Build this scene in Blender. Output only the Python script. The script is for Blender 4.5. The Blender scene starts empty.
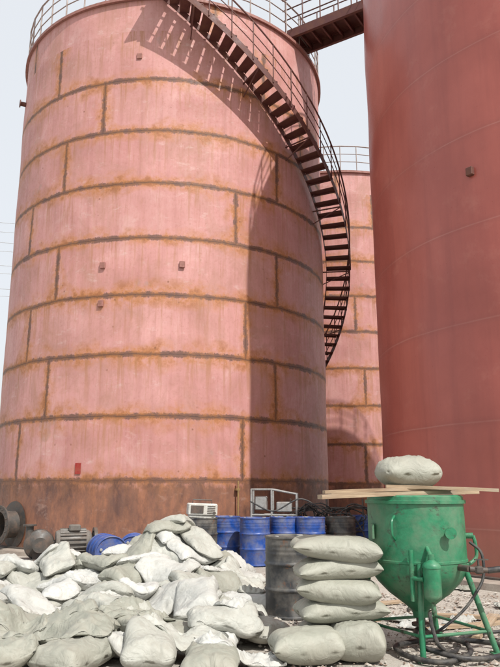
import bpy, math, random
import numpy as np
from mathutils import Vector, Matrix, Euler
random.seed(7); np.random.seed(7)
scene=bpy.context.scene
COL=scene.collection

# ------------------------------------------------------------------ helpers
class MB:
    def __init__(s): s.v=[]; s.f=[]; s.m=[]; s.uv=None
    def add(s,vs,fs,mat=0):
        o=len(s.v); s.v+= [tuple(v) for v in vs]
        for f in fs: s.f.append(tuple(i+o for i in f)); s.m.append(mat)
    def box(s,c,d,rot=None,mat=0,bev=0.0):
        hx,hy,hz=d[0]/2,d[1]/2,d[2]/2
        if bev<=0:
            vs=[Vector((x*hx,y*hy,z*hz)) for z in(-1,1) for y in(-1,1) for x in(-1,1)]
            fs=[(0,2,3,1),(4,5,7,6),(0,1,5,4),(2,6,7,3),(0,4,6,2),(1,3,7,5)]
        else:
            vs=[];b=bev
            for z,q in((-hz,b),(-hz+b,0),(hz-b,0),(hz,b)):
                X,Y=hx-q,hy-q
                for (x,y) in((-X+b,-Y),(X-b,-Y),(X,-Y+b),(X,Y-b),(X-b,Y),(-X+b,Y),(-X,Y-b),(-X,-Y+b)): vs.append(Vector((x,y,z)))
            fs=[tuple(range(7,-1,-1)),tuple(range(24,32))]
            for k in range(3):
                for i in range(8):
                    j=(i+1)%8; fs.append((k*8+i,k*8+j,k*8+8+j,k*8+8+i))
        if rot is not None:
            R=rot if isinstance(rot,Matrix) else Euler(rot).to_matrix()
            vs=[R@v for v in vs]
        c=Vector(c); s.add([v+c for v in vs],fs,mat)
    def tube(s,p0,p1,r0,r1=None,n=12,mat=0,cap=True):
        p0=Vector(p0);p1=Vector(p1); r1=r0 if r1 is None else r1
        d=(p1-p0).normalized(); a=d.orthogonal().normalized(); b=d.cross(a)
        vs=[];fs=[]
        for p,r in((p0,r0),(p1,r1)):
            for i in range(n):
                t=2*math.pi*i/n; vs.append(p+a*(r*math.cos(t))+b*(r*math.sin(t)))
        for i in range(n):
            j=(i+1)%n; fs.append((i,j,n+j,n+i))
        if cap: fs.append(tuple(range(n-1,-1,-1))); fs.append(tuple(range(n,2*n)))
        s.add(vs,fs,mat)
    def lathe(s,prof,n=32,M=None,mat=0):
        M=M or Matrix.Identity(4); vs=[];fs=[]
        for (r,z) in prof:
            for i in range(n):
                t=2*math.pi*i/n; vs.append(M@Vector((max(r,1e-4)*math.cos(t),max(r,1e-4)*math.sin(t),z)))
        for k in range(len(prof)-1):
            for i in range(n):
                j=(i+1)%n; fs.append((k*n+i,k*n+j,(k+1)*n+j,(k+1)*n+i))
        s.add(vs,fs,mat)
    def path(s,pts,r,n=8,mat=0,sub=8,smooth=True):
        P=[Vector(p) for p in pts]
        if smooth and len(P)>2:
            Q=[]; E=[P[0]*2-P[1]]+P+[P[-1]*2-P[-2]]
            for i in range(1,len(E)-2):
                for k in range(sub):
                    t=k/sub; a,b,c,d=E[i-1],E[i],E[i+1],E[i+2]
                    Q.append(0.5*((2*b)+(c-a)*t+(2*a-5*b+4*c-d)*t*t+(3*b-a-3*c+d)*t**3))
            Q.append(P[-1]); P=Q
        d=(P[1]-P[0]).normalized(); a=d.orthogonal().normalized(); vs=[];fs=[]
        for i,p in enumerate(P):
            if i==0: t=(P[1]-P[0])
            elif i==len(P)-1: t=P[-1]-P[-2]
            else: t=P[i+1]-P[i-1]
            t=t.normalized(); a=(a-t*a.dot(t)).normalized(); b=t.cross(a)
            for k in range(n):
                th=2*math.pi*k/n; vs.append(p+a*(r*math.cos(th))+b*(r*math.sin(th)))
        for i in range(len(P)-1):
            for k in range(n):
                j=(k+1)%n; fs.append((i*n+k,i*n+j,(i+1)*n+j,(i+1)*n+k))
        fs.append(tuple(range(n-1,-1,-1))); fs.append(tuple(range((len(P)-1)*n,len(P)*n)))
        s.add(vs,fs,mat)
    def build(s,name,mats,parent=None,loc=(0,0,0),rot=(0,0,0),smooth=True,ang=38):
        me=bpy.data.meshes.new(name); me.from_pydata(s.v,[],s.f); 
        for m in (mats if isinstance(mats,(list,tuple)) else [mats]): me.materials.append(m)
        me.polygons.foreach_set('material_index',s.m)
        if smooth:
            me.polygons.foreach_set('use_smooth',[True]*len(s.f)); me.set_sharp_from_angle(angle=math.radians(ang))
        me.update()
        ob=bpy.data.objects.new(name,me); COL.objects.link(ob); ob.location=loc; ob.rotation_euler=rot
        if parent: ob.parent=parent
        return ob
def empty(name,loc=(0,0,0),rot=(0,0,0)):
    e=bpy.data.objects.new(name,None); COL.objects.link(e); e.location=loc; e.rotation_euler=rot; e.empty_display_size=.2; return e

class NT:
    def __init__(s,name):
        s.mat=bpy.data.materials.new(name); s.mat.use_nodes=True; s.n=s.mat.node_tree; s.n.nodes.clear()
        s.out=s.n.nodes.new('ShaderNodeOutputMaterial'); s.b=s.n.nodes.new('ShaderNodeBsdfPrincipled')
        s.n.links.new(s.b.outputs[0],s.out.inputs[0]); s.tc=s.n.nodes.new('ShaderNodeTexCoord')
    def put(s,sock,val):
        if isinstance(val,bpy.types.NodeSocket): s.n.links.new(val,sock)
        else:
            if sock.type=='RGBA' and len(val)==3: val=(*val,1)
            sock.default_value=val
    def math(s,op,a,b=0.0,c=None,clamp=False):
        n=s.n.nodes.new('ShaderNodeMath'); n.operation=op; n.use_clamp=clamp
        s.put(n.inputs[0],a); s.put(n.inputs[1],b)
        if c is not None: s.put(n.inputs[2],c)
        return n.outputs[0]
    def noise(s,vec,scale,detail=4,rough=.6,dist=0.0,col=False):
        n=s.n.nodes.new('ShaderNodeTexNoise'); s.put(n.inputs['Vector'],vec)
        n.inputs['Scale'].default_value=scale; n.inputs['Detail'].default_value=detail; n.inputs['Roughness'].default_value=rough; n.inputs['Distortion'].default_value=dist
        return n.outputs['Color' if col else 'Fac']
    def map(s,vec,scale=(1,1,1),loc=(0,0,0)):
        n=s.n.nodes.new('ShaderNodeMapping'); s.put(n.inputs[0],vec); n.inputs['Scale'].default_value=scale; n.inputs['Location'].default_value=loc; return n.outputs[0]
    def rng(s,v,a,b,c=0.0,d=1.0,smooth=False):
        n=s.n.nodes.new('ShaderNodeMapRange'); n.clamp=True
        if smooth: n.interpolation_type='SMOOTHSTEP'
        s.put(n.inputs[0],v); 
        for i,x in enumerate((a,b,c,d)): s.put(n.inputs[i+1],x)
        return n.outputs[0]
    def mix(s,f,a,b,mode='MIX'):
        n=s.n.nodes.new('ShaderNodeMix'); n.data_type='RGBA'; n.blend_type=mode
        s.put(n.inputs[0],f); s.put(n.inputs[6],a); s.put(n.inputs[7],b); return n.outputs[2]
    def sep(s,v):
        n=s.n.nodes.new('ShaderNodeSeparateXYZ'); s.put(n.inputs[0],v); return n.outputs
    def comb(s,x,y,z=0.0):
        n=s.n.nodes.new('ShaderNodeCombineXYZ'); s.put(n.inputs[0],x); s.put(n.inputs[1],y); s.put(n.inputs[2],z); return n.outputs[0]
    def bump(s,h,strength=.3,dist=.02,nrm=None):
        n=s.n.nodes.new('ShaderNodeBump'); n.inputs['Strength'].default_value=strength; n.inputs['Distance'].default_value=dist
        s.put(n.inputs['Height'],h)
        if nrm: s.put(n.inputs['Normal'],nrm)
        return n.outputs[0]
    def fin(s,col,rough=.7,nrm=None,metal=0.0):
        s.put(s.b.inputs['Base Color'],col); s.put(s.b.inputs['Roughness'],rough); s.put(s.b.inputs['Metallic'],metal)
        if nrm: s.put(s.b.inputs['Normal'],nrm)
        return s.mat

def paint(name,col,dirt=(.16,.12,.09),amt=.35,rough=.5,scale=6,rust=None,bump=.15,thr=.6):
    t=NT(name); o=t.tc.outputs['Object']
    n1=t.noise(o,scale,4,.65); n2=t.noise(o,scale*5,3,.7)
    var=t.mix(t.rng(n2,.35,.7),tuple(c*.82 for c in col),tuple(min(1,c*1.12) for c in col))
    c=t.mix(t.math('MULTIPLY',t.rng(n1,.42,.72),amt),var,dirt)
    if rust:
        n3=t.noise(o,scale*1.7,6,.75,.4); c=t.mix(t.rng(n3,thr,thr+.07,0,.9),c,rust)
    return t.fin(c,t.rng(n1,.3,.7,rough-.1,rough+.2),t.bump(n2,bump,.01))

# ------------------------------------------------------------------ materials
SEAM=[23.,22.,34.,23.,35.,19.5,35.5,49.,30.,12.]
def tank_rust(name,R):
    t=NT(name); o=t.tc.outputs['Object']; uv=t.tc.outputs['UV']; su=t.sep(uv)
    wob=t.noise(o,1.6,2,.6); wob2=t.noise(o,9,2,.6); wob3=t.noise(o,30,2,.6)
    z=t.math('ADD',su[1],t.math('MULTIPLY',t.math('SUBTRACT',wob,.5),.08))
    z=t.math('ADD',z,t.math('MULTIPLY',t.math('SUBTRACT',wob2,.5),.05))
    kz=t.math('DIVIDE',t.math('SUBTRACT',z,.2),1.5)
    fr=t.math('FRACT',kz); d1=t.math('MULTIPLY',t.math('MINIMUM',fr,t.math('SUBTRACT',1.0,fr)),1.5)
    d1=t.math('ADD',d1,t.math('MULTIPLY',t.math('GREATER_THAN',z,13.1),5.0))
    k=t.math('FLOOR',kz)
    ramp=t.n.nodes.new('ShaderNodeValToRGB'); cr=ramp.color_ramp; cr.interpolation='CONSTANT'
    for i in range(10):
        e=cr.elements[0] if i==0 else (cr.elements[1] if i==1 else cr.elements.new(i/10)); e.position=i/10
        v=SEAM[i]/72.; e.color=(v,v,v,1)
    t.put(ramp.inputs[0],t.math('DIVIDE',t.math('ADD',k,.5),10.0))
    LP=R*math.radians(72)
    su0=t.math('ADD',su[0],t.math('MULTIPLY',t.math('SUBTRACT',wob2,.5),.08))
    ku=t.math('ADD',t.math('SUBTRACT',t.math('DIVIDE',su0,LP),ramp.outputs[0]),20.5)
    fu=t.math('FRACT',ku); d2=t.math('MULTIPLY',t.math('ABSOLUTE',t.math('SUBTRACT',fu,.5)),LP)
    d=t.math('MINIMUM',d1,t.math('MULTIPLY',d2,1.1))
    wn=t.n.nodes.new('ShaderNodeTexWhiteNoise'); wn.noise_dimensions='2D'
    t.put(wn.inputs['Vector'],t.comb(t.math('FLOOR',t.math('ADD',ku,.5)),k))
    big=t.noise(o,.5,5,.62); fine=t.noise(o,14,3,.7)
    st=t.noise(t.map(o,(5,5,.22)),1.3,5,.68)
    c=t.mix(t.rng(big,.3,.7),(.41,.17,.155),(.55,.275,.255))
    c=t.mix(t.math('MULTIPLY',wn.outputs['Value'],.4),c,(.56,.31,.29))
    c=t.mix(t.rng(st,.5,.8,0,.6),c,(.31,.125,.10))
    c=t.mix(t.rng(st,.44,.22,0,.35),c,(.60,.40,.37))
    c=t.mix(t.rng(fine,.54,.75,0,.4),c,(.33,.14,.11))
    gr=t.noise(t.map(o,(1,1,.7)),.8,7,.74,.6)
    c=t.mix(t.rng(gr,.48,.66,0,.65),c,(.35,.175,.125))
    c=t.mix(t.rng(gr,.45,.3,0,.5),c,(.60,.38,.35))
    sc=t.noise(t.map(o,(1,1,2.2)),1.9,6,.76,.3); c=t.mix(t.rng(sc,.58,.70,0,.4),c,(.60,.45,.42))
    hn=t.noise(o,2.4,6,.74); hn2=t.noise(o,.9,3,.6)
    c=t.mix(t.rng(hn2,.67,.70,0,.35),c,(.30,.22,.19))
    halo=t.math('MULTIPLY',t.rng(d,.03,t.rng(hn2,.35,.65,.18,.58),1,0),t.rng(hn,.42,.56,.12,1.0))
    c=t.mix(halo,c,(.42,.17,.05))
    c=t.mix(t.math('MULTIPLY',halo,t.rng(hn,.54,.64,0,.85)),c,(.24,.085,.033))
    below=t.math('MULTIPLY',t.math('SUBTRACT',1.0,fr),1.5)
    run=t.math('MULTIPLY',t.rng(below,0,1.4,1,0),t.rng(t.noise(t.map(o,(6,6,.35)),1.2,4,.7),.52,.62))
    c=t.mix(t.math('MULTIPLY',run,.72),c,(.33,.15,.065))
    edge=t.math('ADD',d,t.math('MULTIPLY',t.math('SUBTRACT',wob3,.5),.09))
    edge=t.math('ADD',edge,t.math('MULTIPLY',t.math('SUBTRACT',hn,.5),.18))
    core=t.rng(edge,.045,.08,1,0)
    cc=t.mix(t.rng(hn,.42,.58),(.11,.055,.038),(.22,.09,.035))
    c=t.mix(t.math('MULTIPLY',core,.88),c,cc)
    thin=t.rng(d,.006,.018,1,0); c=t.mix(t.math('MULTIPLY',thin,.55),c,(.035,.02,.016))
    vo=t.n.nodes.new('ShaderNodeTexVoronoi'); t.put(vo.inputs['Vector'],o); vo.inputs['Scale'].default_value=2.3
    sp=t.rng(t.math('ADD',vo.outputs['Distance'],t.math('MULTIPLY',wob3,.06)),.06,.11,1,0)
    c=t.mix(t.math('MULTIPLY',sp,t.rng(hn2,.45,.55,0,.85)),c,(.20,.08,.04))
    bn=t.noise(t.map(o,(1.4,1.4,.7)),1.6,6,.76)
    bc=t.mix(t.rng(bn,.36,.62),(.075,.035,.026),(.29,.12,.06)); bc=t.mix(t.rng(st,.42,.7,0,.7),bc,(.16,.08,.05)); bc=t.mix(t.rng(sc,.58,.7,0,.4),bc,(.38,.25,.2))
    bmask=t.rng(t.math('ADD',su[1],t.math('MULTIPLY',t.math('SUBTRACT',bn,.5),.9)),1.55,1.8,1,0)
    c=t.mix(t.math('MULTIPLY',bmask,.92),c,bc)
    b1=t.bump(t.math('ADD',t.noise(o,.8,1,.5),t.math('MULTIPLY',t.noise(o,12,2,.6),.02)),.6,.12)
    return t.fin(c,t.rng(fine,.3,.7,.5,.75),b1)

def tank_red(name):
    t=NT(name); o=t.tc.outputs['Object']; uv=t.tc.outputs['UV']; su=t.sep(uv)
    z=t.math('ADD',su[1],t.math('MULTIPLY',t.noise(o,.8,2,.5),.03))
    fr=t.math('FRACT',t.math('DIVIDE',z,1.75)); d=t.math('MULTIPLY',t.math('ABSOLUTE',t.math('SUBTRACT',fr,.5)),1.75)
    ln=t.rng(d,.006,.018,1,0); soft=t.rng(d,.0,.12,1,0,True)
    big=t.noise(o,.5,5,.65); st=t.noise(t.map(o,(4,4,.2)),1.2,4,.6); fine=t.noise(o,30,3,.7)
    c=t.mix(t.rng(big,.3,.7),(.31,.072,.055),(.40,.105,.08))
    c=t.mix(t.rng(st,.45,.75,0,.5),c,(.26,.062,.05))
    c=t.mix(t.math('MULTIPLY',soft,.22),c,(.22,.055,.045))
    c=t.mix(t.math('MULTIPLY',ln,t.rng(big,.3,.7,.1,.45)),c,(.48,.22,.18))
    c=t.mix(t.rng(t.noise(o,1.4,6,.75),.56,.72,0,.4),c,(.43,.16,.12))
    c=t.mix(t.rng(su[1],1.3,0.1,0,.5),c,(.24,.15,.1))
    b2=t.bump(t.math('ADD',t.noise(o,.7,1,.5),t.math('MULTIPLY',fine,.01)),.5,.12)
    return t.fin(c,t.rng(fine,.3,.7,.27,.40),b2)

M_tank=tank_rust('rusting_primer',4.9)
M_red=tank_red('red_oxide_paint')
M_steel=paint('stair_brown_steel',(.10,.03,.026),(.16,.07,.04),.6,.6,4)
M_lug=paint('primer_lug',(.30,.13,.11),(.16,.08,.05),.6,.6,9)
M_rail=paint('rail_steel',(.30,.25,.23),(.2,.10,.06),.5,.5,4)
M_blue=paint('blue_drum_paint',(.012,.06,.28),(.20,.19,.18),.6,.45,4,(.12,.05,.03))
M_black=paint('black_drum_paint',(.035,.037,.04),(.22,.20,.17),.7,.5,4,(.14,.07,.04))
M_green=paint('green_machine_paint',(.02,.18,.085),(.14,.20,.13),.8,.45,3.2,(.045,.05,.035),.25,.57)
M_grey=paint('grey_metal',(.33,.33,.32),(.15,.12,.1),.6,.45,8)
M_dark=paint('dark_iron',(.06,.055,.05),(.16,.1,.07),.6,.5,8)
M_rub=paint('black_rubber',(.02,.02,.022),(.2,.18,.15),.5,.55,9)
M_white=paint('white_enamel',(.58,.58,.54),(.3,.26,.2),.5,.4,7)
M_brass=paint('brass',(.32,.20,.08),(.12,.09,.05),.7,.4,9)
M_redp=paint('red_marking',(.30,.02,.015),(.3,.1,.06),.6,.6,9)
def opening_dark():
    t=NT('painted_opening_dark'); return t.fin((.01,.008,.007),.95)  # near-black colour painted in for the unlit inside of the manway
M_opening_dark=opening_dark()
def wood():
    t=NT('weathered_timber'); o=t.tc.outputs['Object']; g=t.noise(t.map(o,(1.2,22,22)),2.2,5,.65,.5); n=t.noise(o,3,3,.6)
    c=t.mix(t.rng(g,.3,.7),(.20,.13,.08),(.44,.34,.23)); c=t.mix(t.rng(n,.5,.8,0,.5),c,(.32,.29,.25))
    return t.fin(c,.8,t.bump(g,.4,.005))
M_wood=wood()
def sackm(name,c1,c2,dirt=.35,bs=.8):
    t=NT(name); o=t.tc.outputs['Object']; uv=t.tc.outputs['UV']; s=t.sep(uv)
    oi=t.n.nodes.new('ShaderNodeObjectInfo')
    n=t.noise(o,3.5,5,.65); f=t.noise(o,13,4,.7,.8)
    c=t.mix(t.rng(n,.35,.65),c1,c2); c=t.mix(t.rng(f,.50,.76,0,dirt),c,(.22,.20,.16))
    c=t.mix(t.rng(t.noise(o,1.9,3,.5),.5,.72,0,dirt),c,(.28,.26,.21))
    c=t.mix(t.math('MULTIPLY',oi.outputs['Random'],.4),c,(.27,.27,.23))
    # factory side stripe on the woven fabric
    wx=t.math('SINE',t.math('MULTIPLY',s[0],700.)); wy=t.math('SINE',t.math('MULTIPLY',s[1],700.))
    w=t.n.nodes.new('ShaderNodeTexNoise'); t.put(w.inputs['Vector'],o); w.inputs['Scale'].default_value=5.5; w.inputs['Detail'].default_value=4; w.inputs['Distortion'].default_value=.6
    rid=t.math('ABSOLUTE',t.math('SUBTRACT',w.outputs['Fac'],.5))
    b1=t.bump(t.math('ADD',rid,t.math('MULTIPLY',t.math('MULTIPLY',wx,wy),.006)),bs,.05)
    return t.fin(c,.62,b1)
M_sw=sackm('woven_sack_white',(.42,.425,.405),(.53,.53,.505),.45)
M_so=sackm('woven_sack_offwhite',(.33,.335,.30),(.43,.43,.39),.5)
M_sg=sackm('woven_sack_grey',(.22,.225,.187),(.31,.31,.262),.6)
M_ss=sackm('woven_sack_filled',(.245,.25,.205),(.335,.335,.28),.55,.6)
def groundm():
    t=NT('dusty_yard'); o=t.tc.outputs['Object']
    a=t.noise(o,.35,5,.6); b=t.noise(o,2.2,6,.7); f=t.noise(o,22,5,.75)
    c=t.mix(t.rng(a,.35,.65),(.38,.345,.30),(.30,.265,.225)); c=t.mix(t.rng(b,.42,.66,0,.8),c,(.44,.415,.375))
    c=t.mix(t.rng(b,.43,.28,0,.6),c,(.20,.155,.12)); c=t.mix(t.rng(f,.57,.72,0,.5),c,(.17,.13,.10)); c=t.mix(t.rng(f,.42,.3,0,.5),c,(.46,.44,.40))
    h=t.math('ADD',b,t.math('MULTIPLY',f,.5))
    return t.fin(c,.92,t.bump(h,.8,.04))
M_ground=groundm()
def rubm():
    t=NT('rubble_mix'); o=t.tc.outputs['Object']; n=t.noise(o,7,2,.5); n2=t.noise(o,31,3,.6)
    c=t.mix(t.rng(n,.4,.6),(.40,.375,.33),(.20,.14,.105)); c=t.mix(t.rng(n2,.5,.6,0,.6),c,(.46,.44,.41)); return t.fin(c,.9)
M_rubble=rubm()
def conc():
    t=NT('foundation_concrete'); o=t.tc.outputs['Object']; n=t.noise(o,3,6,.7); c=t.mix(t.rng(n,.3,.7),(.22,.17,.14),(.36,.32,.27)); return t.fin(c,.9,t.bump(n,.5,.03))
M_conc=conc()

# ------------------------------------------------------------------ ground
mb=MB(); N=150
def gc(i):
    p=(i/(N-1))*2-1; return math.sinh(p*5.2)/math.sinh(5.2)*450
xs=[gc(i) for i in range(N)]; 
def gh(x,y):
    r=math.hypot(x,y-10)
    return -.012+ .010*(math.sin(x*2.1+1)*math.sin(y*1.7)+.5*math.sin(x*5.3+y*3.1))*(1 if r<40 else 0)
vs=[(x,y+10,gh(x,y+10)) for y in xs for x in xs]
fs=[(j*N+i,j*N+i+1,(j+1)*N+i+1,(j+1)*N+i) for j in range(N-1) for i in range(N-1)]
mb.add(vs,fs); mb.build('ground',M_ground,smooth=True,ang=180)

# ------------------------------------------------------------------ tanks
R=4.9; H=14.75
C1=Vector((-2.56,20.84,0)); C2=Vector((7.78,14.28,0)); C3=Vector((4.0,31.2,0))
def az(C): return math.atan2(-C.y,-C.x)
def shell(name,mat,parent,a0):
    n=240; zs=[0.1+ (H-.1)*i/40 for i in range(41)]
    me=bpy.data.meshes.new(name); vs=[];fs=[]
    for z in zs:
        for i in range(n):
            t=2*math.pi*i/n; rr=R+.012*math.sin(3*t+z*.7)*math.sin(z*1.1+t*2)+.006*math.sin(11*t+z*2.3)
            vs.append((rr*math.cos(t),rr*math.sin(t),z))
    for k in range(len(zs)-1):
        for i in range(n): fs.append((k*n+i,k*n+(i+1)%n,(k+1)*n+(i+1)%n,(k+1)*n+i))
    me.from_pydata(vs,[],fs); uvl=me.uv_layers.new(name='UV')
    q=0
    for k in range(len(zs)-1):
        for i in range(n):
            for (ii,kk) in((i,k),(i+1,k),(i+1,k+1),(i,k+1)):
                uvl.data[q].uv=(R*2*math.pi*ii/n,zs[kk]); q+=1
    me.materials.append(mat); me.polygons.foreach_set('use_smooth',[True]*len(fs)); me.update()
    ob=bpy.data.objects.new(name,me); COL.objects.link(ob); ob.parent=parent; return ob
def tank(C,mat,rotz,rail=True):
    e=empty('storage_tank',C,(0,0,rotz))
    shell('shell',mat,e,0)
    m=MB(); m.lathe([(R+.01,H-.09),(R+.09,H-.09),(R+.09,H-.0),(R+.02,H+.01),(R-.02,H+.012),(2.5,H+.45),(0,H+.75)],120); m.build('roof_and_curb_angle',M_lug if mat!=M_red else M_red,e)
    m=MB(); m.lathe([(R+.45,-.1),(R+.42,.09),(R+.1,.105),(R-.2,.11)],96); m.build('foundation',M_conc,e)
    m=MB(); m.lathe([(R-.02,.1),(R+.1,.11),(R+.1,.135),(R,.14)],120); m.build('annular_plate',M_dark,e)
    m=MB(); rr=R+.02; n=44
    for i in range(n):
        t=2*math.pi*i/n; x,y=rr*math.cos(t),rr*math.sin(t)
        m.tube((x,y,H),(x,y,H+1.15),.022,n=6)
    for hz,r in((1.15,.026),(.78,.017),(.42,.017)):
        m.path([(rr*math.cos(2*math.pi*i/n),rr*math.sin(2*math.pi*i/n),H+hz) for i in range(n+1)],r,6,smooth=False)
    m.build('guard_rail',M_rail,e)
    return e
t1=tank(C1,M_tank,az(C1)); t2=tank(C2,M_red,az(C2)); t3=tank(C3,M_tank,az(C3)+1.1)
def P1(phi,r,z):
    a=math.radians(phi); return Vector((r*math.cos(a),r*math.sin(a),z))
m=MB()
def radial_M(phi,r,z):
    a=math.radians(phi); return Matrix.Translation(P1(phi,r,z))@Matrix.Rotation(a,4,'Z')@Matrix.Rotation(math.pi/2,4,'Y')
Mx=radial_M(-49,R-.05,.66)
m.lathe([(.32,0),(.32,.42),(.46,.42),(.46,.46),(.31,.46),(.30,.1)],32,Mx,0)
m.lathe([(.0,.12),(.30,.12)],32,Mx,1)  # flat disc closing the nozzle, its black standing for interior shade
m.lathe([(.50,.05),(.56,.06),(.32,.07)],32,Mx,0)
for i in range(16):
    a=2*math.pi*i/16; p=Mx@Vector((.39*math.cos(a),.39*math.sin(a),.38)); q=Mx@Vector((.39*math.cos(a),.39*math.sin(a),.5)); m.tube(p,q,.014,n=6)
m.build('manway_nozzle',[M_dark,M_opening_dark],t1)
m=MB()
for phi,z in((-20.6,7.0),(-20.6,6.0),(-12,12.9),(3,7.0)):
    a=math.radians(phi); m.box(P1(phi,R+.025,z),(.05,.14,.17),Matrix.Rotation(a,3,'Z'),bev=.01)
m.build('lifting_lugs',M_lug,t1)
m=MB(); m.lathe([(.07,-.1),(.07,.16),(.12,.16),(.12,.19),(0,.19)],20,radial_M(-72,R,13.2)); m.build('top_nozzle',M_steel,t1)
m=MB(); m.box(P1(-25,R+.012,1.98),(.01,.15,.26),Matrix.Rotation(math.radians(-25),3,'Z')); m.build('red_paint_tag',M_redp,t1)
m=MB()
m.box(Vector((R*math.cos(math.radians(-22))+.03,R*math.sin(math.radians(-22)),7.1)),(.09,.13,.16),Matrix.Rotation(math.radians(-22),3,'Z'),bev=.01)
m.build('lifting_lug',M_steel,t2)
m=MB(); m.tube(P1(20,R+.12,.1),P1(20,R+.12,1.7),.022); m.box(P1(20,R+.06,1.5),(.14,.1,.05),Matrix.Rotation(math.radians(20),3,'Z')); m.build('earthing_pipe',M_brass,t1)

# ------------------------------------------------------------------ spiral staircase
st=empty('spiral_staircase',C1,(0,0,az(C1)))
def hz(phi): return H-.079*(phi+5)
ri,ro=R+.12,R+.86
phis=np.arange(-5,172,.5)
def ribbon(mb,r,w,h):
    vs=[];fs=[]
    for p in phis:
        for (dr,dz) in((-w/2,-h),(w/2,-h),(w/2,0),(-w/2,0)): vs.append(P1(p,r+dr,hz(p)+dz+.05))
    for i in range(len(phis)-1):
        for k in range(4):
            j=(k+1)%4; fs.append((i*4+k,i*4+j,i*4+4+j,i*4+4+k))
    mb.add(vs,fs)
m=MB(); ribbon(m,ri,.012,.22); ribbon(m,ro,.012,.22)
m.build('stringers',M_steel,st)
m=MB(); p=-4.5; cnt=0
while p<170:
    z=hz(p); dphi=1.45
    vs=[P1(p-dphi,ri,z),P1(p+dphi,ri,z),P1(p+dphi,ro,z),P1(p-dphi,ro,z)]
    vs+= [v-Vector((0,0,.02)) for v in vs]
    m.add(vs,[(0,1,2,3),(7,6,5,4),(0,4,5,1),(1,5,6,2),(2,6,7,3),(3,7,4,0)])
    vs=[P1(p+dphi,ri,z),P1(p+dphi,ro,z),P1(p+dphi,ro,z-.06),P1(p+dphi,ri,z-.06)]; vs+=[P1(p+dphi+.1,ri,z),P1(p+dphi+.1,ro,z),P1(p+dphi+.1,ro,z-.06),P1(p+dphi+.1,ri,z-.06)]
    m.add(vs,[(0,3,2,1),(4,5,6,7),(0,1,5,4),(3,7,6,2),(0,4,7,3),(1,2,6,5)])
    p+=3.1; cnt+=1
m.build('treads',M_steel,st,smooth=False)
m=MB(); p=-4.5; top=[];mid=[];top2=[]
while p<170:
    z=hz(p); m.tube(P1(p,ro+.02,z-.1),P1(p,ro+.02,z+1.05),.018,n=6); 
    p+=6.2
for q in np.arange(-5,171,2.0):
    top.append(P1(q,ro+.02,hz(q)+1.05)); mid.append(P1(q,ro+.02,hz(q)+.7)); top2.append(P1(q,ro+.02,hz(q)+.38))
m.path(top,.024,8,smooth=False); m.path(mid,.014,6,smooth=False); m.path(top2,.014,6,smooth=False)
m.build('handrail',M_steel,st)
m=MB()
for p in np.arange(4,170,18.):
    z=hz(p)-.15; m.tube(P1(p,R,z),P1(p,ro,z),.025,n=6); m.tube(P1(p,R,z-.4),P1(p,ro,z-.02),.018,n=6)
m.build('support_brackets',M_steel,st)
m=MB(); 
for q in range(-9,-5,2):
    vs=[P1(q,R-.1,H+.06),P1(q+2,R-.1,H+.06),P1(q+2,ro,H+.06),P1(q,ro,H+.06)]; vs+=[v-Vector((0,0,.06)) for v in vs]
    m.add(vs,[(0,1,2,3),(7,6,5,4),(0,4,5,1),(1,5,6,2),(2,6,7,3),(3,7,4,0)])
m.build('top_landing',M_steel,st)

# ------------------------------------------------------------------ walkway bridge
dv=(C2-C1).normalized(); L0=C1+dv*(R-.35); L1=C2-dv*(R-.35); ln=(L1-L0).length
wk=empty('steel_walkway_bridge',(L0+L1)/2+Vector((0,0,15.15)),(0,0,math.atan2(dv.y,dv.x)))
m=MB()
for y in(-.5,.5): 
    m.box((0,y,-.1),(ln,.02,.28)); m.box((0,y-.04*np.sign(y),.03),(ln,.08,.02)); m.box((0,y-.04*np.sign(y),-.235),(ln,.08,.02))
for i in range(9): m.box((-ln/2+.15+i*(ln-.3)/8,0,-.08),(.05,.96,.12))
m.box((0,0,.045),(ln-.02,.94,.012))
m.build('deck_and_beams',M_steel,wk)
m=MB()
for y in(-.5,.5):
    for i in range(6):
        x=-ln/2+.1+i*(ln-.2)/5; m.tube((x,y,.04),(x,y,1.15),.022,n=6)
    for z in(.42,.78,1.15): m.tube((-ln/2,y,z),(ln/2,y,z),.022,n=6)
m.build('railings',M_steel,wk)
m=MB()
for x in(-ln/2+.15,ln/2-.15):
    for y in(-.45,.45): m.box((x,y,-.33),(.08,.08,.18))
m.build('seat_brackets',M_steel,wk)

# ------------------------------------------------------------------ power line
pl=empty('power_line',(0,0,0)); m=MB()
poles=[(-46,34),(-3,47)]
for (x,y) in poles:
    m.tube((x,y,0),(x,y,19.5),.22,.13,10)
    for z in(14.6,16.2,17.8,19.2): m.box((x,y,z),(.12,2.0,.12),bev=.02)
m.build('poles',M_conc,pl)
m=MB()
for z in(14.7,16.3,17.9,19.3):
    for o in(-.9,.9):
        pts=[]
        for i in range(25):
            t=i/24; pts.append((poles[0][0]*(1-t)+poles[1][0]*t,poles[0][1]*(1-t)+poles[1][1]*t+o,z+.1-1.2*4*t*(1-t)*.5))
        m.path(pts,.014,5,smooth=False)
m.build('wires',M_grey,pl)

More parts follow.
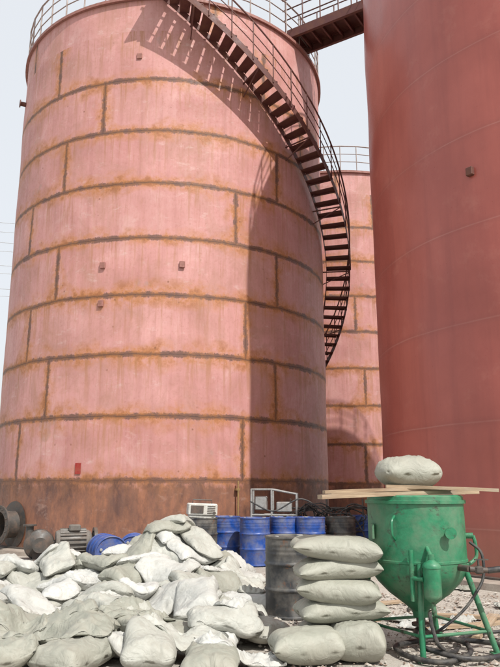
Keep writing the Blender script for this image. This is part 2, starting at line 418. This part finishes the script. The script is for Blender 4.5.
# ------------------------------------------------------------------ oil drums
def drum_mesh(mat):
    m=MB(); r=.29
    pr=[(0,.012),(r-.02,.012),(r-.004,0),(r+.008,.004),(r+.008,.02),(r,.03)]
    for h in(.3,.58):
        pr+=[(r,h-.03),(r+.004,h-.02),(r+.014,h-.006),(r+.014,h+.006),(r+.004,h+.02),(r,h+.03)]
    for i in range(3): z=.68+i*.05; pr+=[(r,z),(r+.004,z+.012),(r,z+.024)]
    pr+=[(r,.855),(r+.008,.862),(r+.008,.88),(r-.004,.885),(r-.012,.875),(r-.014,.86),(0,.86)]
    m.lathe(pr,40)
    for (x,y,q) in((.18,.0,.04),(-.2,.03,.025)): m.lathe([(q,.86),(q,.885),(q-.006,.888),(0,.888)],14,Matrix.Translation((x,y,0)),1)
    nv=[]
    for (x,y,z) in m.v:
        a=math.atan2(y,x); k=1-.035*math.exp(-((a-.8)/.25)**2-((z-.44)/.08)**2)-.03*math.exp(-((a+1.6)/.3)**2-((z-.72)/.07)**2)-.03*math.exp(-((a+2.3)/.2)**2-((z-.2)/.08)**2); nv.append((x*k,y*k,z))
    m.v=nv
    me=m.build('drum',[mat,M_grey]); me_=me.data; bpy.data.objects.remove(me); return me_
DB=drum_mesh(M_blue); DK=drum_mesh(M_black)
def drum(name,me,x,y,z=0,rot=(0,0,0)):
    ob=bpy.data.objects.new(name,me); COL.objects.link(ob); ob.location=(x,y,z); ob.rotation_euler=rot; ob.scale=(1.06,1.06,1.06); return ob
drum('blue_oil_drum',DB,.10,14.4); drum('blue_oil_drum',DB,-.52,15.0,0,(0,0,1)); drum('black_oil_drum',DK,-.98,14.3,0,(0,0,2))
drum('blue_oil_drum',DB,1.27,14.6,0,(0,0,2)); drum('black_oil_drum',DK,1.95,14.9,0,(0,0,.4)); drum('blue_oil_drum',DB,2.6,15.6,0,(0,0,1.5))
drum('blue_oil_drum',DB,-2.95,14.0,.33,(math.pi/2,.2,.4)); drum('blue_oil_drum',DB,-2.35,14.2,.33,(math.pi/2,.9,.15)); drum('blue_oil_drum',DB,-1.72,14.1,.33,(math.pi/2,2,-.2))
drum('black_oil_drum',DK,.50,8.75,0,(0,0,.8)); drum('black_oil_drum',DK,.80,15.35,0,(0,0,1.8)); drum('blue_oil_drum',DB,.72,14.75,0,(0,0,2.6))
# ------------------------------------------------------------------ welding machine on drum
cb=empty('portable_welding_machine',(-1.0,14.3,.94),(0,.04,.2)); m=MB()
m.box((0,0,.16),(.60,.36,.24),bev=.02); m.box((0,0,.02),(.54,.3,.04)); m.build('case',M_white,cb)
m=MB(); m.box((-.12,-.186,.16),(.26,.012,.15)); 
for i in range(5): m.box((.17,-.184,.09+i*.035),(.16,.01,.012))
m.path([(-.2,0,.28),(-.2,0,.35),(.2,0,.35),(.2,0,.28)],.013,8,smooth=False); m.tube((.24,-.18,.1),(.24,-.22,.1),.025); m.build('panel_and_handle',M_dark,cb)

# ------------------------------------------------------------------ motor pump machine
mo=empty('motor_driven_pump',(-3.85,14.0,0),(0,0,.35)); mo.scale=(1.1,1.1,1.1); m=MB()
m.box((0,0,.12),(1.3,.5,.08),bev=.01); 
for x in(-.5,.5): m.box((x,0,.045),(.1,.5,.09))
m.build('skid',M_dark,mo)
m=MB(); Mh=Matrix.Translation((.28,0,.42))@Matrix.Rotation(math.pi/2,4,'Y')
m.lathe([(0,-.32),(.2,-.32),(.22,-.28),(.22,.24),(.19,.3),(.1,.34),(0,.34)],32,Mh)
for i in range(20):
    a=2*math.pi*i/20; c=Mh@Vector((.235*math.cos(a),.235*math.sin(a),-.02)); m.box(c,(.46,.012,.012+.02),Matrix.Rotation(-a,3,'X'))
m.box((.28,0,.2),(.4,.3,.1)); m.box((.28,-.1,.68),(.2,.16,.12),bev=.02)
m.build('motor',paint('motor_grey',(.15,.14,.125),(.10,.07,.05),.8,.5,7),mo)
m=MB(); Mp=Matrix.Translation((-.32,0,.4))@Matrix.Rotation(math.pi/2,4,'X')
m.lathe([(0,-.1),(.16,-.1),(.25,-.06),(.27,0),(.25,.06),(.16,.1),(.08,.14),(.08,.24),(.13,.24),(.13,.27),(0,.27)],28,Mp)
m.tube((-.2,0,.42),(0,0,.42),.05); m.tube((-.5,0,.42),(-.5,0,.72),.07); m.tube((-.5,0,.72),(-.5,0,.75),.12,n=16); m.box((-.32,0,.2),(.22,.2,.12))
m.build('pump_casing',M_dark,mo)
m=MB(); m.lathe([(.2,-.03),(.26,-.03),(.26,.03),(.2,.03),(.2,-.03)],28,Matrix.Translation((.66,0,.42))@Matrix.Rotation(math.pi/2,4,'Y'))
for i in range(3): 
    a=math.pi*i/3; m.tube((.66,.22*math.cos(a),.42+.22*math.sin(a)),(.66,-.22*math.cos(a),.42-.22*math.sin(a)),.016,n=6)
m.build('flywheel',M_dark,mo)

# ------------------------------------------------------------------ steel frame cart
fc=empty('tubular_steel_cart',(.55,15.45,0),(0,0,-.12)); m=MB()
for x in(-.5,-.05,.5):
    for y in(-.2,.2): m.tube((x,y,.12),(x,y,1.5 if x<.3 else 1.42),.022,n=8)
for z in(.3,.95,1.5):
    for y in(-.2,.2): m.tube((-.5,y,z),(.5 if z<1.4 else -.05,y,z),.02,n=8)
    for x in(-.5,-.05): m.tube((x,-.2,z),(x,.2,z),.02,n=8)
m.tube((-.05,-.2,1.5),(.5,-.2,1.4),.02,n=8); m.tube((-.05,.2,1.5),(.5,.2,1.4),.02,n=8); m.box((.22,0,1.12),(.34,.3,.22),bev=.02); m.box((-.3,0,1.2),(.26,.25,.3),bev=.02)
m.build('frame',M_grey,fc)
m=MB()
for x in(-.45,.45):
    for y in(-.2,.2): m.lathe([(.0,-.03),(.1,-.03),(.12,0),(.1,.03),(0,.03)],20,Matrix.Translation((x,y,.12))@Matrix.Rotation(math.pi/2,4,'X'))
m.build('wheels',M_rub,fc)

# ------------------------------------------------------------------ hoses near tank base
hs=empty('cable_tangle',(1.7,15.1,0)); m=MB(); rnd=random.Random(3)
for k in range(11):
    cx=rnd.uniform(-.9,.8); cz=rnd.uniform(.6,1.0); pts=[]
    rx=rnd.uniform(.2,.45); rz=rnd.uniform(.15,.32); ph=rnd.uniform(0,6)
    for i in range(22): 
        a=ph+i*.7; pts.append((cx+rx*math.cos(a)+rnd.uniform(-.07,.07),rnd.uniform(-.1,.1)+.2,cz+rz*math.sin(a)+rnd.uniform(-.05,.05)))
    m.path(pts,rnd.uniform(.009,.016),6,sub=5)
m.path([(-1.7,-.2,1.25),(-1.2,-.3,1.05),(-.6,-.25,1.3),(0,-.2,1.0),(.5,-.1,.95),(.8,-.3,.4),(1.,-.6,.03),(1.6,-1.2,.03)],.016,8)
m.build('cables',M_rub,hs)
m=MB(); 
for x in(-.8,.0,.8): m.tube((x,.22,0),(x,.22,1.3),.02,n=6)
m.tube((-.8,.22,1.1),(.8,.22,1.1),.02,n=6); m.tube((-.8,.22,.6),(.8,.22,.6),.02,n=6)
m.build('cable_rack',M_dark,hs)

# ------------------------------------------------------------------ sacks
RES=.04; X0,X1,Y0,Y1=-7.,4.,4.5,14.
NX=int((X1-X0)/RES); NY=int((Y1-Y0)/RES); Hm=np.zeros((NY,NX))
def blur(A,k):
    for _ in range(k):
        B=np.pad(A,1,mode='edge'); A=(B[:-2,1:-1]+B[2:,1:-1]+B[1:-1,:-2]+B[1:-1,2:]+B[1:-1,1:-1]*2)/6
    return A
def samp(A,x,y):
    fx=np.clip((x-X0)/RES,0,NX-1.01); fy=np.clip((y-Y0)/RES,0,NY-1.01); ix=fx.astype(int); iy=fy.astype(int); tx=fx-ix; ty=fy-iy
    return A[iy,ix]*(1-tx)*(1-ty)+A[iy,ix+1]*tx*(1-ty)+A[iy+1,ix]*(1-tx)*ty+A[iy+1,ix+1]*tx*ty
def prof(u,v,e=3.2,g=.5): return np.clip((1-np.abs(u)**e)*(1-np.abs(v)**e),0,1)**g
def sack(name,cx,cy,yaw,L,W,T,mat,parent,seed,wr=.012,hm=True,z0=0.,tilt=0.,nu=44,nv=32,bl=14,roll=0.,conf=.5,ear=.05,e=3.2,rc=.10):
    rs=np.random.RandomState(seed); p=np.linspace(-1,1,nu); q=np.linspace(-1,1,nv)
    u,v=np.meshgrid(np.sin(p*np.pi/2),np.sin(q*np.pi/2)); 
    a,b=L/2,W/2; cyw,syw=math.cos(yaw),math.sin(yaw)
    wob=.035*np.sin(v*2.3+rs.rand()*6)+.02*np.sin(v*5+rs.rand()*6); wob2=.03*np.sin(u*2.6+rs.rand()*6)+.015*np.sin(u*6+rs.rand()*6)
    cr=1-rc*(np.abs(u)**6*np.abs(v)**6)
    lx=(a*u*(1-ear*(1-v**2))+wob*a*np.abs(u))*cr; ly=(b*v*(1-ear*1.2*(1-u**2))+wob2*b*np.abs(v)*1.4)*cr
    bias=1+rs.uniform(-.22,.22)*u+rs.uniform(-.12,.12)*v
    s=prof(u,v,e)*bias
    fold=np.zeros_like(u)
    for k in range(9):
        th=rs.rand()*np.pi; fr=rs.uniform(7,24)/max(L,.5)*.8; ph=rs.rand()*6
        g=np.cos(th)*lx+np.sin(th)*ly+ .06*np.sin(rs.uniform(4,9)*(lx*np.sin(th)-ly*np.cos(th))+rs.rand()*6)
        loc=np.clip(np.sin(rs.uniform(2,5)*u+rs.rand()*6)*np.sin(rs.uniform(2,4)*v+rs.rand()*6)+.35,0,1)
        fold+= (1-np.abs(np.sin(g*fr+ph)))**3*rs.uniform(.4,1.2)*loc
    fold+= 1.3*np.clip(np.abs(u)-.55,0,1)*np.abs(np.sin(v*9+rs.rand()*6))*2
    edge=np.clip((1-u**2)*(1-v**2)*4,0,1)
    wx=cx+lx*cyw-ly*syw; wy=cy+lx*syw+ly*cyw
    if hm:
        Hb=blur(Hm,bl); bz=samp(Hb,wx,wy); A=np.c_[lx.ravel(),ly.ravel(),np.ones(lx.size)]; co,_,_,_=np.linalg.lstsq(A,bz.ravel(),rcond=None)
        pl_=(A@co).reshape(bz.shape); base=conf*bz+(1-conf)*pl_
    else:
        base=z0+tilt*lx+roll*ly+.010*np.sin(lx*5+seed)
    top=base+T/2*(1+s)+wr*fold*edge-wr*.6
    bot=base+T/2*(1-s*.98)
    bot=np.maximum(bot,.004); top=np.maximum(top,bot+.003*edge)
    eb=(np.abs(u)>.999)|(np.abs(v)>.999); mid=base+T/2*.95+wr*.8*np.sin(lx*23+ly*19+seed); mid=np.maximum(mid,.01)
    top=np.where(eb,mid,top)
    n=nu*nv; vt=np.c_[wx.ravel()-cx,wy.ravel()-cy,top.ravel()]; vb=np.c_[wx.ravel()-cx,wy.ravel()-cy,bot.ravel()]
    idx=np.arange(n).reshape(nv,nu); bidx=idx+n; bidx=np.where(eb,idx,bidx)
    f1=np.stack([idx[:-1,:-1],idx[:-1,1:],idx[1:,1:],idx[1:,:-1]],-1).reshape(-1,4)
    f2=np.stack([bidx[:-1,:-1],bidx[1:,:-1],bidx[1:,1:],bidx[:-1,1:]],-1).reshape(-1,4)
    F=np.concatenate([f1,f2]); V=np.concatenate([vt,vb])
    me=bpy.data.meshes.new(name); me.from_pydata(V.tolist(),[],F.tolist())
    uvl=me.uv_layers.new(name='UV'); UV=np.c_[np.tile(lx.ravel(),2),np.tile(ly.ravel(),2)][F.ravel()]; uvl.data.foreach_set('uv',UV.ravel())
    me.materials.append(mat); me.polygons.foreach_set('use_smooth',[True]*len(F)); me.update()
    ob=bpy.data.objects.new(name,me); COL.objects.link(ob); ob.location=(cx,cy,0)
    if parent: ob.parent=parent
    if hm:
        gx=X0+np.arange(NX)*RES; gy=Y0+np.arange(NY)*RES; GX,GY=np.meshgrid(gx,gy); dx=GX-cx; dy=GY-cy
        U=(dx*cyw+dy*syw)/a; Vv=(-dx*syw+dy*cyw)/b; ins=(np.abs(U)<.97)&(np.abs(Vv)<.97)
        pl2=co[0]*U*a+co[1]*Vv*b+co[2]; bb=conf*Hb+(1-conf)*pl2
        t=bb+T/2*(1+prof(U,Vv,e))-.02; Hm[ins]=np.maximum(Hm[ins],t[ins])
    return ob
pile=empty('sack_pile'); rnd=random.Random(31); seed=300
def inpile(x,y):
    return (-.43*y< x+.2) and x< .08+ .02*(y-7)
def pick(y,x):
    r=rnd.random()
    if y<7.4 and x<-.5: return M_sg if r<.55 else (M_so if r<.85 else M_sw)
    return M_sw if r<.60 else (M_so if r<.86 else M_sg)
def layer(x0,x1,y0,y1,dx,dy,cond,Tr=(.18,.27),jit=.5):
    global seed
    pts=[]; y=y0; r=0
    while y<y1:
        x=x0+(dx/2 if r%2 else 0)
        while x<x1:
            px,py=x+rnd.uniform(-jit,jit)*dx*.6,y+rnd.uniform(-jit,jit)*dy*.6
            if cond(px,py): pts.append((px,py))
            x+=dx
        y+=dy; r+=1
    rnd.shuffle(pts)
    for (px,py) in pts:
        seed+=1
        yaw=rnd.gauss(0,.9) if rnd.random()<.5 else rnd.uniform(0,3.14)
        sack('sack',px,py,yaw,rnd.uniform(.64,.86),rnd.uniform(.42,.54),rnd.uniform(*Tr),pick(py,px),pile,seed,wr=rnd.uniform(.014,.028),bl=10,conf=.62)
layer(-5.6,.1,6.2,12.0,.68,.48,lambda x,y: inpile(x,y) and x>-5.2)
layer(-4.6,.0,7.0,11.9,.86,.66,lambda x,y: inpile(x,y) and x>-4.2 and x<-.15,Tr=(.15,.25))
layer(-3.6,-.2,8.8,12.2,.74,.56,lambda x,y: ((x+1.6)/1.9)**2+((y-10.5)/1.4)**2<1,Tr=(.15,.24))
layer(-3.0,-.3,9.4,12,.7,.54,lambda x,y: ((x+1.25)/1.1)**2+((y-10.9)/.9)**2<1,Tr=(.15,.22))
layer(-2.3,-.4,10.3,11.7,.56,.46,lambda x,y: ((x+1.1)/.6)**2+((y-11.)/.5)**2<1,Tr=(.14,.2))
for (x,y,yaw,L,W,mt) in((-1.7,6.45,.2,1.0,.5,M_sg),(-.6,6.6,-.3,.8,.5,M_so),(-.1,7.4,.9,.7,.45,M_sw),(-2.3,6.9,-.1,.9,.5,M_sg),(-1.2,7.3,.5,.8,.5,M_sg),(.1,9.3,1.3,.7,.4,M_so),(-3.9,9.2,.3,.8,.5,M_so),(-.1,6.35,.1,.8,.4,M_sw)):
    seed+=1; sack('empty_sack',x,y,yaw,L,W,.07,mt,pile,seed,wr=.035,nu=60,nv=44,conf=.9,bl=8)
stk=empty('filled_sack_stack'); SX,SY=.84,6.75
sack('sack',SX-.34,SY-.28,.15,.66,.5,.30,M_ss,stk,501,hm=False,z0=.0,wr=.014,e=3.6,rc=.06)
sack('sack',SX+.13,SY-.10,1.45,.60,.54,.33,M_ss,stk,502,hm=False,z0=.0,wr=.014,e=3.6,rc=.06)
sack('sack',SX+.0,SY+.2,.1,.8,.5,.30,M_ss,stk,503,hm=False,z0=.0,wr=.012,e=4,rc=.12)
zz=.27
for i,(dx,yw,T,L) in enumerate(((.02,.06,.25,.84),(.0,-.05,.24,.80),(-.01,.1,.24,.82),(-.02,-.04,.24,.86))):
    sack('sack',SX+dx,SY+.05+(.01,-.02,.015,-.01)[i],yw,L,.52,T,M_ss,stk,510+i*3,hm=False,z0=zz,wr=.009,tilt=(.03,-.04,.03,-.05)[i],roll=.02,nu=52,nv=38,e=3.4,rc=.03,ear=.05); zz+=.186

# ------------------------------------------------------------------ sandblasting pot
BX,BY=1.68,7.05
bp=empty('sandblasting_pot',(BX,BY,0)); m=MB()
m.lathe([(0,.28),(.07,.28),(.08,.34),(.15,.40),(.30,.51),(.40,.61),(.455,.69),(.475,.76),(.478,.81),(.485,.815),(.485,.835),(.478,.84),(.478,1.36),(.50,1.365),(.50,1.395),(.478,1.40),(.475,1.43),(.455,1.445),(.40,1.43),(.2,1.37),(0,1.35)],56)
m.build('vessel',M_green,bp)
m=MB()
for (a,b) in(((-.10,-.46,.82),(-.13,-.56,0)),((.40,-.22,.76),(.63,-.30,0)),((-.44,.22,.76),(-.56,.3,0)),((.2,.42,.76),(.3,.56,0))):
    m.tube(a,b,.028,n=10); m.box((b[0],b[1],.012),(.12,.12,.02)); 
m.path([(.57,-.27,.2),(-.12,-.53,.2),(-.53,.27,.2),(.27,.52,.2),(.57,-.27,.2)],.015,8,smooth=False)
m.build('legs',M_green,bp)
m=MB(); Ms=Matrix.Translation((-.02,-.60,0))
m.lathe([(0,.50),(.03,.50),(.075,.54),(.08,.56),(.08,.80),(.085,.80),(.085,.82),(.07,.84),(.03,.87),(.03,.92),(0,.92)],24,Ms)
m.tube((-.02,-.6,.9),(-.02,-.44,.98),.02); m.tube((-.02,-.6,.5),(-.02,-.6,.42),.02); m.tube((-.1,-.6,.7),(-.18,-.5,.7),.02); m.tube((-.18,-.5,.5),(-.18,-.5,.95),.022); m.box((-.02,-.52,.7),(.1,.1,.04))
m.tube((.2,-.44,1.1),(.2,-.51,1.1),.035); m.tube((.2,-.51,1.1),(.2,-.525,1.1),.055,n=16)
m.build('air_separator',M_green,bp)
m=MB(); m.tube((0,0,.29),(0,0,.10),.045); m.lathe([(.09,.2),(.09,.225),(0,.226)],20); m.lathe([(.09,.2),(0,.199)],20); m.box((0,0,.13),(.14,.12,.1),bev=.02); m.tube((.06,0,.12),(.2,-.12,.12),.03); m.tube((0,-.06,.13),(0,-.2,.13),.018); m.tube((-.07,-.2,.13),(.07,-.2,.13),.014)
m.tube((.3,-.36,.78),(.36,-.5,.78),.03); m.tube((.36,-.5,.78),(.52,-.52,.77),.026); m.box((.44,-.51,.775),(.08,.07,.07),bev=.015); m.tube((.44,-.51,.8),(.44,-.51,.86),.01); m.box((.47,-.51,.865),(.13,.02,.012))
m.build('valves',M_dark,bp)
m=MB()
m.path([(.52,-.52,.77),(.66,-.53,.78),(.82,-.45,.72),(1.0,-.3,.72),(1.3,0,.62),(1.7,.3,.3),(2.3,.5,.03)],.028,10)
m.path([(.2,-.12,.12),(.35,-.25,.09),(.3,-.5,.05),(.0,-.75,.04),(-.25,-.55,.04),(-.3,-.2,.05),(.0,.1,.04),(.4,.15,.04),(.75,-.1,.04),(.6,-.5,.04),(.2,-.7,.06),(-.1,-.5,.1)],.024,10)
m.path([(-.06,-.6,.42),(-.05,-.62,.3),(.0,-.64,.15),(.15,-.5,.07),(.3,-.2,.05),(.5,.3,.04),(1.2,.6,.04),(2.4,.5,.04)],.018,8)
m.path([(.47,-.2,1.0),(.56,-.25,.9),(.55,-.3,.7),(.45,-.35,.55),(.3,-.4,.4),(.1,-.4,.25),(.02,-.2,.15)],.014,8)
m.build('hoses',M_rub,bp)
m=MB(); m.tube((.47,-.05,1.05),(.55,-.07,1.05),.03); m.path([(.55,-.07,1.05),(.56,-.09,.98),(.56,-.1,.86),(.5,-.12,.8),(.44,-.14,.78)],.018,8); m.box((-.47,-.16,1.1),(.02,.1,.14)); m.path([(-.29,-.37,1.25),(-.33,-.43,1.2),(-.33,-.43,1.08),(-.29,-.37,1.03)],.012,8)
m.build('fittings',M_green,bp)

def plank(p0,p1,w,t,z,roll=0):
    p0=Vector(p0);p1=Vector(p1); d=p1-p0; L=d.length; m=MB(); n=12; r=random.Random(int(L*1000))
    vs=[];fs=[]; bow=r.uniform(-.012,.012); 
    for i in range(n+1):
        x=-L/2+L*i/n+ (r.uniform(-.008,.008) if i in(0,n) else 0); zb=bow*(1-(2*i/n-1)**2); ww=w/2+r.uniform(-.004,.004)
        for (yy,zz) in((-ww,-t/2),(ww,-t/2),(ww,t/2),(-ww,t/2)): vs.append((x,yy,zz+zb))
    for i in range(n):
        for k in range(4): j=(k+1)%4; fs.append((i*4+k,i*4+j,i*4+4+j,i*4+4+k))
    fs.append((3,2,1,0)); fs.append((n*4,n*4+1,n*4+2,n*4+3)); m.add(vs,fs)
    ob=m.build('wooden_plank',M_wood,ang=30); ob.location=((p0.x+p1.x)/2,(p0.y+p1.y)/2,(p0.z+p1.z)/2); 
    ob.rotation_euler=Euler((roll,-math.asin(d.z/L),math.atan2(d.y,d.x))); return ob
plank((.66,6.50,1.43),(2.30,7.02,1.475),.11,.038,0)
plank((.80,6.90,1.462),(2.25,7.25,1.465),.10,.032,0)
plank((.72,6.66,1.475),(2.0,6.90,1.502),.09,.030,0)
plank((1.35,6.83,1.530),(2.44,6.76,1.492),.09,.032,0)
plank((1.3,7.35,1.465),(2.1,7.25,1.465),.12,.03,0)
sack('filled_sack',1.62,7.05,.1,.62,.46,.36,M_ss,None,620,hm=False,z0=1.49,wr=.010,ear=-.02,e=2.4,rc=.16,nu=48,nv=36)

for (a,b) in(((1.9,7.9,.02),(3.1,8.3,.02)),((2.3,7.4,.02),(2.9,8.5,.05)),((2.6,6.9,.02),(3.4,7.1,.02)),((1.0,9.2,.02),(2.2,9.7,.03)),((.7,7.9,.02),(1.5,8.4,.02)),((-4.4,12.7,.02),(-3.2,12.9,.02)),((2.2,8.7,.02),(3.5,8.1,.06))): plank(a,b,.12,.03,0)
m=MB(); rnd=random.Random(5)
for i in range(6200):
    if i<3200: x,y=rnd.uniform(.1,4.2),rnd.uniform(6.1,10.5)
    else: x,y=rnd.uniform(-6,5),rnd.uniform(5.5,15.4)
    s=min(.05,.006+rnd.expovariate(120)); 
    vs=[]
    for (a,b,c) in((1,0,0),(-1,0,0),(0,1,0),(0,-1,0),(0,0,1),(0,0,-1)): vs.append((x+a*s*rnd.uniform(.6,1.4),y+b*s*rnd.uniform(.6,1.4),s*.3+c*s*rnd.uniform(.4,.8)))
    m.add(vs,[(0,2,4),(2,1,4),(1,3,4),(3,0,4),(2,0,5),(1,2,5),(3,1,5),(0,3,5)])
m.build('rubble',M_rubble,smooth=False)
for i in range(34):
    x,y=rnd.uniform(.2,3.6),rnd.uniform(7.2,12.5)
    if i>18: x,y=rnd.uniform(-5,-2),rnd.uniform(11.8,13.6)
    if math.hypot(x-.5,y-8.75)<.55: continue
    if i%2==0 and i<14: x,y=rnd.uniform(-.4,1.8),rnd.uniform(9.4,13)
    seed+=1; sack('sack_scrap',x,y,rnd.uniform(0,3),rnd.uniform(.25,.6),rnd.uniform(.2,.4),.04,rnd.choice([M_sw,M_so,M_sg]),pile,seed,wr=.03,hm=False,nu=26,nv=20)

# ------------------------------------------------------------------ light, sky, camera
S=Vector((.588,-.809,0))*math.cos(math.radians(51))+Vector((0,0,math.sin(math.radians(51))))
sun=bpy.data.lights.new('sun','SUN'); sun.energy=5.0; sun.angle=math.radians(.53); sun.color=(1,.965,.91)
so=bpy.data.objects.new('sun',sun); COL.objects.link(so); so.rotation_euler=(-S).to_track_quat('-Z','Y').to_euler(); so.location=(10,-10,30)
w=bpy.data.worlds.new('World'); scene.world=w; w.use_nodes=True; nt=w.node_tree; bg=nt.nodes['Background']
sk=nt.nodes.new('ShaderNodeTexSky'); sk.sky_type='NISHITA'; sk.sun_disc=False; sk.sun_elevation=math.radians(51); sk.sun_rotation=math.atan2(S.x,S.y); sk.dust_density=6; sk.air_density=1.2; sk.ozone_density=1.0
mx=nt.nodes.new('ShaderNodeMix'); mx.data_type='RGBA'; mx.inputs[0].default_value=.75; mx.inputs[7].default_value=(7.3,7.5,7.7,1)   # bright summer haze veil
nt.links.new(sk.outputs[0],mx.inputs[6]); nt.links.new(mx.outputs[2],bg.inputs[0]); bg.inputs[1].default_value=.138
cam=bpy.data.cameras.new('camera'); co_=bpy.data.objects.new('camera',cam); COL.objects.link(co_); co_.location=(0,0,1.5); co_.rotation_euler=(math.radians(103.1),0,0)
cam.sensor_fit='VERTICAL'; cam.sensor_height=24; cam.sensor_width=18; cam.lens=24*670/667; cam.clip_end=2000; scene.camera=co_
scene.view_settings.view_transform='Standard'; scene.view_settings.look='None'; scene.view_settings.exposure=0
